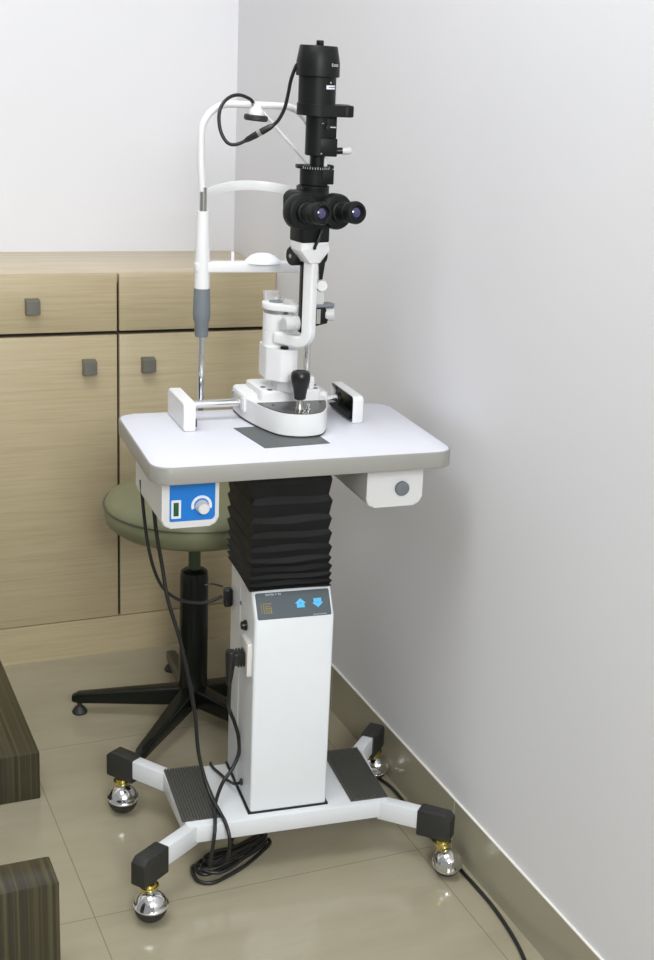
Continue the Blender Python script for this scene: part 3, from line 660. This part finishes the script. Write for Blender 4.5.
fb = MB(FA).lathe([(0.0205, 1.2385), (0.0215, 1.2395), (0.0215, 1.3030), (0, 1.3030)], 36)
fb.box(-0.004, 0.0270, -0.0215, 0.016, 1.2385, 1.2680, bev=0.002)
fb.box(-0.002, 0.0250, -0.0200, 0.016, 1.2680, 1.3030, bev=0.0015)
fho = fb.build('filter_housing', 'black', sl_)
MB(FA).along((0.0080, -0.0200, 1.2855), (0, -1, 0), [(0.0040, -0.001), (0.0040, 0.004), (0, 0.0042)], 14).build('filter_lever', 'blackpl', fho)
MB(FA).box(0.0130, 0.0230, -0.0207, -0.0198, 1.2850, 1.2868).build('mark', 'print', fho)
for p in ((0.0000, 1.2915), (-0.001, 1.2430)): MB(FA).along((p[0], -0.0215 if p[1] < 1.26 else -0.0208, p[1]), (0, -1, 0), [(0.0012, -0.002), (0.0012, 0.0006), (0, 0.0008)], 10).build('screw', 'steel', fho)
kb = MB(FA).along((0.0260, -0.008, 1.2470), (0.97, -0.2, 0.06), [(0.0055, 0), (0.0055, 0.014), (0, 0.0142)], 18).build('filter_knob', 'blackpl', fho)
MB(FA).along((0.0260 + 0.0134, -0.008 - 0.0028, 1.2470 + 0.0008), (0.97, -0.2, 0.06), [(0.0062, 0), (0.0064, 0.008), (0.0058, 0.0135), (0.004, 0.0155), (0, 0.0158)], 20).build('knob_tip', 'lgrey', kb)
FA = FA1
fl_ = [(0.0325 * math.cos(a), 0.0325 * math.sin(a)) for a in [math.radians(75 + 210 * i / 28) for i in range(29)]]
fl_ = [p for p in fl_]
ang = math.radians(-8)
flange = MB(FA).prism(fl_ + [(0.052 + 0.007 * math.cos(a), -0.0175 + 0.007 * math.sin(a)) for a in (-1.5, -1.0, -0.5, 0.0)] + [(0.052 + 0.007 * math.cos(a), 0.0175 + 0.007 * math.sin(a)) for a in (0.0, 0.5, 1.0, 1.5)], 1.3030, 1.3215, bev=0.002, mat=rz(ang)).build('aperture_wheel', 'black', sl_)
MB(FA @ rz(ang)).box(0.0440, 0.0480, -0.0262, -0.0235, 1.3060, 1.3185).build('thumb_slot', 'blackpl', flange)
lb = MB(FA).lathe([(0.0308, 1.3200), (0.0308, 1.3660), (0, 1.3660)], 48).build('lamp_housing', 'black', sl_)
lc = MB(FA).lathe([(0.0340, 1.3645), (0.0356, 1.3655), (0.0356, 1.3870), (0.0310, 1.4115), (0.0298, 1.4130), (0, 1.4134)], 48).build('lamp_cap', 'black', lb)
MB(FA @ T(0.002, 0, 0)).lathe([(0.0055, 1.4125), (0.0062, 1.4145), (0.0062, 1.4200), (0.0050, 1.4212), (0, 1.4214)], 20).build('cap_screw', 'blackpl', lc)
def patch(r, a0, a1, z0, z1, n=10):
    bm = bmesh.new(); rows = []
    for i in range(n + 1):
        a = math.radians(a0 + (a1 - a0) * i / n)
        rows.append([bm.verts.new((rr_ * math.cos(a), rr_ * math.sin(a), zz)) for rr_, zz in ((r, z0), (r + 0.0004, z0), (r + 0.0004, z1), (r, z1))])
    for a, b_ in zip(rows[:-1], rows[1:]):
        for k in range(4): bm.faces.new((a[k], a[(k + 1) % 4], b_[(k + 1) % 4], b_[k]))
    bm.faces.new(rows[0]); bm.faces.new(rows[-1][::-1]); bmesh.ops.recalc_face_normals(bm, faces=bm.faces[:])
    mb = MB(FA); mb._merge(bm); return mb
stk = patch(0.0308, -80, -42, 1.3462, 1.3522).build('white_sticker', 'sticker', lb)
mb = MB(FA)
for i in range(9):
    t_ = patch(0.0311, -72 + i * 3.2, -70.4 + i * 3.2, 1.3482, 1.3502, 2); me = bpy.data.meshes.new('t'); t_.bm.to_mesh(me); t_.bm.free(); mb.bm.from_mesh(me); bpy.data.meshes.remove(me)
mb.build('lettering', 'panel', stk)
patch(0.0308, -66, -62, 1.3550, 1.3578, 3).build('dot_mark', 'print', lb)
mb = MB(FA)
for i, (w, hh) in enumerate(((2.2, .0048), (2.4, .0036), (2.0, .0036), (2.6, .0036), (2.0, .0036))):
    for z0, z1 in ((1.3820, 1.3830), (1.3820 + hh - 0.001, 1.3820 + hh)):
        a0 = -70 + i * 5.6
        t_ = patch(0.0356, a0, a0 + w + 1.4, z0, z1, 2); me = bpy.data.meshes.new('t'); t_.bm.to_mesh(me); t_.bm.free(); mb.bm.from_mesh(me); bpy.data.meshes.remove(me)
    t_ = patch(0.0356, a0, a0 + 1.3, 1.3820, 1.3820 + hh, 2); me = bpy.data.meshes.new('t'); t_.bm.to_mesh(me); t_.bm.free(); mb.bm.from_mesh(me); bpy.data.meshes.remove(me)
mb.build('lettering', 'print', lc)

# ------------------------------------------------------------------ cords and cables
cord_pts = [(0.0250, 0.0540, 1.3850), (0.0230, 0.0580, 1.3810), (0.0186, 0.0673, 1.3597), (0.0166, 0.0747, 1.3354), (0.0129, 0.082, 1.3109), (0.0021, 0.0893, 1.2891), (-0.0177, 0.0967, 1.2749)]
cord_b = [(-0.0342, 0.104, 1.264), (-0.0559, 0.1113, 1.2513), (-0.071, 0.1187, 1.2518), (-0.0813, 0.126, 1.2687), (-0.0832, 0.1333, 1.2924), (-0.0765, 0.1407, 1.3115), (-0.061, 0.148, 1.3247), (-0.0418, 0.1553, 1.3283), (-0.0222, 0.1627, 1.3222), (-0.0148, 0.1680, 1.3160)]
lcord = empty('lamp_cord', FT @ T(-0.03, 0.10, 1.26), 'thin black cord looping from the lamp housing to the fixation lamp', 'cord')
MB(FT).tube(cord_pts, 0.0030, 10, 6).build('cord', 'cable', lcord)
MB(FT).tube(cord_b, 0.0030, 10, 6).build('cord', 'cable', lcord)
c1, c2 = Vector(cord_pts[-1]), Vector(cord_b[0]); dv = (c2 - c1).normalized()
MB(FT).along(c1 - dv * 0.020, dv, [(0.0030, 0), (0.0048, 0.006), (0.0056, 0.018), (0.0056, 0.024), (0, 0.024)], 16).build('plug', 'cable', lcord)
MB(FT).along(c1 + dv * 0.004, dv, [(0.0052, 0), (0.0052, 0.006), (0, 0.006)], 16).build('connector_ring', 'steel', lcord)
MB(FT).along(c1 + dv * 0.010, dv, [(0.0056, 0), (0.0056, 0.006), (0.0048, 0.018), (0.0030, 0.026), (0, 0.026)], 16).build('plug', 'cable', lcord)

def cable(name, pts, r, label, cat='cable', sub=8):
    return tag(MB().tube(pts, r, 10, sub).build(name, 'cable'), label, cat)
# cable from the control box round to the rear of the column
c_a = empty('signal_cable', T(-0.44, -0.79, 0.47), 'black cable hanging from the control box and bending to a plug on the column side', 'cable')
MB().tube([(-0.5253, -0.7968, 0.6901), (-0.5201, -0.797, 0.6264), (-0.513, -0.7974, 0.5706), (-0.5006, -0.7979, 0.5192), (-0.4827, -0.7987, 0.4834), (-0.4558, -0.8, 0.4616), (-0.4195, -0.8016, 0.452), (-0.3939, -0.8020, 0.4552), (-0.3780, -0.8010, 0.4600)], 0.0030, 10, 8).build('cord', 'cable', c_a)
MB().tube([(-0.4096, -0.7981, 0.4841), (-0.395, -0.7987, 0.4846), (-0.3765, -0.7970, 0.4770)], 0.0016, 8, 6).build('cord_tail', 'cable', c_a)
MB(FB).box(-0.0860, -0.0706, 0.0970, 0.1150, 0.4380, 0.4730, bev=0.004).build('plug', 'blackpl', c_a)
# long cable to the coil
coil = [(-0.4706, -0.9486, 0.012), (-0.4738, -0.9838, 0.006), (-0.4512, -0.9986, 0.0045), (-0.4142, -0.986, 0.0045), (-0.3733, -0.964, 0.0045), (-0.337, -0.9357, 0.0045), (-0.3144, -0.9156, 0.006), (-0.318, -0.9035, 0.008), (-0.3521, -0.9126, 0.009), (-0.387, -0.914, 0.010), (-0.4288, -0.9266, 0.012), (-0.4554, -0.9408, 0.013), (-0.4692, -0.9625, 0.014), (-0.4573, -0.9833, 0.013), (-0.416, -0.9686, 0.011), (-0.3726, -0.9506, 0.011), (-0.3264, -0.9219, 0.012), (-0.3362, -0.9112, 0.015), (-0.3799, -0.9271, 0.018), (-0.4304, -0.9499, 0.020), (-0.4559, -0.9607, 0.021), (-0.460, -0.980, 0.020), (-0.430, -0.990, 0.016), (-0.385, -0.965, 0.017), (-0.345, -0.936, 0.018), (-0.325, -0.917, 0.019), (-0.345, -0.918, 0.022), (-0.392, -0.934, 0.024), (-0.432, -0.940, 0.026), (-0.452, -0.955, 0.026), (-0.440, -0.972, 0.023), (-0.400, -0.962, 0.021), (-0.352, -0.934, 0.021)]
p2 = [(-0.5228, -0.859, 0.700), (-0.5159, -0.8593, 0.6201), (-0.5053, -0.8598, 0.5558), (-0.4974, -0.8702, 0.4946), (-0.4787, -0.881, 0.422), (-0.465, -0.8916, 0.3488), (-0.4565, -0.902, 0.2848), (-0.4514, -0.9123, 0.2107), (-0.4400, -0.9360, 0.1510), (-0.4290, -0.9680, 0.1230), (-0.4255, -0.9900, 0.1130), (-0.4230, -1.0060, 0.0900), (-0.4240, -0.9950, 0.045), (-0.440, -0.975, 0.022)]
cable('mains_cable', p2 + coil, 0.0034, 'long black cable from the control box ending in a coil under the base', sub=6)
# power cord: plug in the column inlet, down to the coil, then along the skirting
pc = empty('power_cord', T(-0.40, -0.88, 0.0), 'black power cord with angled plug in the column inlet', 'cable')
p3 = [(-0.4035, -0.9300, 0.3500), (-0.4010, -0.9200, 0.3050), (-0.3850, -0.8800, 0.2700), (-0.3760, -0.8800, 0.2450), (-0.3700, -0.8860, 0.2168), (-0.3715, -0.8930, 0.1893), (-0.3860, -0.9000, 0.1640), (-0.4086, -0.9142, 0.1460), (-0.4320, -0.9500, 0.1300), (-0.4410, -0.9780, 0.1195), (-0.4480, -0.9990, 0.1040), (-0.4560, -1.0060, 0.0560), (-0.4500, -0.9850, 0.0280), (-0.4250, -0.9700, 0.0300), (-0.380, -0.9500, 0.0280), (-0.335, -0.925, 0.024), (-0.318, -0.902, 0.018), (-0.335, -0.893, 0.010), (-0.38, -0.905, 0.006), (-0.36, -0.86, 0.0045), (-0.25, -0.78, 0.0045), (-0.12, -0.715, 0.0045), (-0.055, -0.705, 0.0045), (-0.0300, -0.7280, 0.0045), (-0.0270, -0.7645, 0.0045), (-0.0185, -0.8037, 0.0045), (-0.0175, -0.8492, 0.0045), (-0.0190, -0.9000, 0.0045), (-0.0210, -1.0000, 0.0045), (-0.0190, -1.1167, 0.0045), (-0.0175, -1.1674, 0.0045), (-0.0175, -1.2363, 0.0045), (-0.0240, -1.3089, 0.0045), (-0.036, -1.3747, 0.0045), (-0.062, -1.4600, 0.0045), (-0.12, -1.60, 0.0045), (-0.16, -1.75, 0.0045)]
MB().tube(p3, 0.0034, 10, 7).build('cord', 'cable', pc)
mb = MB(FB)
mb.box(-0.1000, -0.0770, -0.042, -0.020, 0.386, 0.411, bev=0.005)
for i in range(3): mb.box(-0.092 + i * 0.005, -0.089 + i * 0.005, -0.0430, -0.0190, 0.3850, 0.4120, bev=0.001)
mb.lathe([(0.0050, -0.055), (0.0070, -0.040), (0.0095, -0.010), (0.0115, 0.012), (0.010, 0.016), (0, 0.016)], 20, T(-0.1020, -0.031, 0.398) @ Matrix.Scale(0.9, 4) @ Matrix.Rotation(0.05, 4, 'Y'))
mb.build('angled_plug', 'cable', pc)
# thin lead out of the grommet
lead = MB().tube([(-0.3720, -0.9115, 0.1415), (-0.3800, -0.9020, 0.1340), (-0.3815, -0.8650, 0.1215), (-0.3848, -0.8291, 0.1165), (-0.3891, -0.8060, 0.1160), (-0.3899, -0.7899, 0.1160), (-0.3870, -0.7790, 0.1130), (-0.3850, -0.7730, 0.0950)], 0.0028, 10, 8).build('grommet_lead', 'cable')
tag(lead, 'short black lead curving out of the hole at the foot of the column', 'cable')

# ------------------------------------------------------------------ light
def area(name, loc, target, size, power, col=(1, 1, 1), sy=None):
    l = bpy.data.lights.new(name, 'AREA'); l.energy = power; l.color = col; l.size = size
    if sy: l.shape = 'RECTANGLE'; l.size_y = sy
    o = bpy.data.objects.new(name, l); COL.objects.link(o); o.location = loc
    o.rotation_euler = (Vector(target) - Vector(loc)).to_track_quat('-Z', 'Y').to_euler()
    return o
area('ceiling_bounce', (-0.95, -1.35, 2.72), (-0.95, -1.35, 0), 1.1, 28, (0.965, 0.99, 1.0))  # added area lamp in place of flash light bounced off the ceiling
area('camera_flash', (-1.0, -4.7, 2.3), (-0.3, -0.2, 1.15), 0.8, 92, (0.965, 0.99, 1.0))
w = bpy.data.worlds.new('world'); sc.world = w; w.use_nodes = True
bg = w.node_tree.nodes['Background']; bg.inputs[0].default_value = (0.95, 0.98, 1.0, 1); bg.inputs[1].default_value = 0.34

# ------------------------------------------------------------------ camera
f = 1393.862; ppx, ppy = 425.871, 481.426
yaw, pitch, roll = 0.4666, 0.3047, 0.0653
cy, sy = math.cos(yaw), math.sin(yaw); cp, sp = math.cos(pitch), math.sin(pitch)
fw = Vector((sy * cp, cy * cp, -sp)); r = Vector((cy, -sy, 0)); up = r.cross(fw)
r2 = r * math.cos(roll) + up * math.sin(roll); u2 = -r * math.sin(roll) + up * math.cos(roll)
cam = bpy.data.cameras.new('camera'); co = bpy.data.objects.new('camera', cam); COL.objects.link(co)
cam.sensor_fit = 'VERTICAL'; cam.sensor_height = 36; cam.lens = f / 960 * 36
cam.shift_x = (327 - ppx) / 960; cam.shift_y = (ppy - 480) / 960
mw = Matrix((r2, u2, -fw)).transposed().to_4x4(); mw.translation = (-1.1093, -3.0361, 1.4324)
co.matrix_world = mw
cam.clip_start = 0.05
sc.camera = co
sc.view_settings.view_transform = 'Standard'; sc.view_settings.look = 'None'; sc.view_settings.gamma = 1
sc.view_settings.use_curve_mapping = False
sc.view_settings.exposure = 0.0
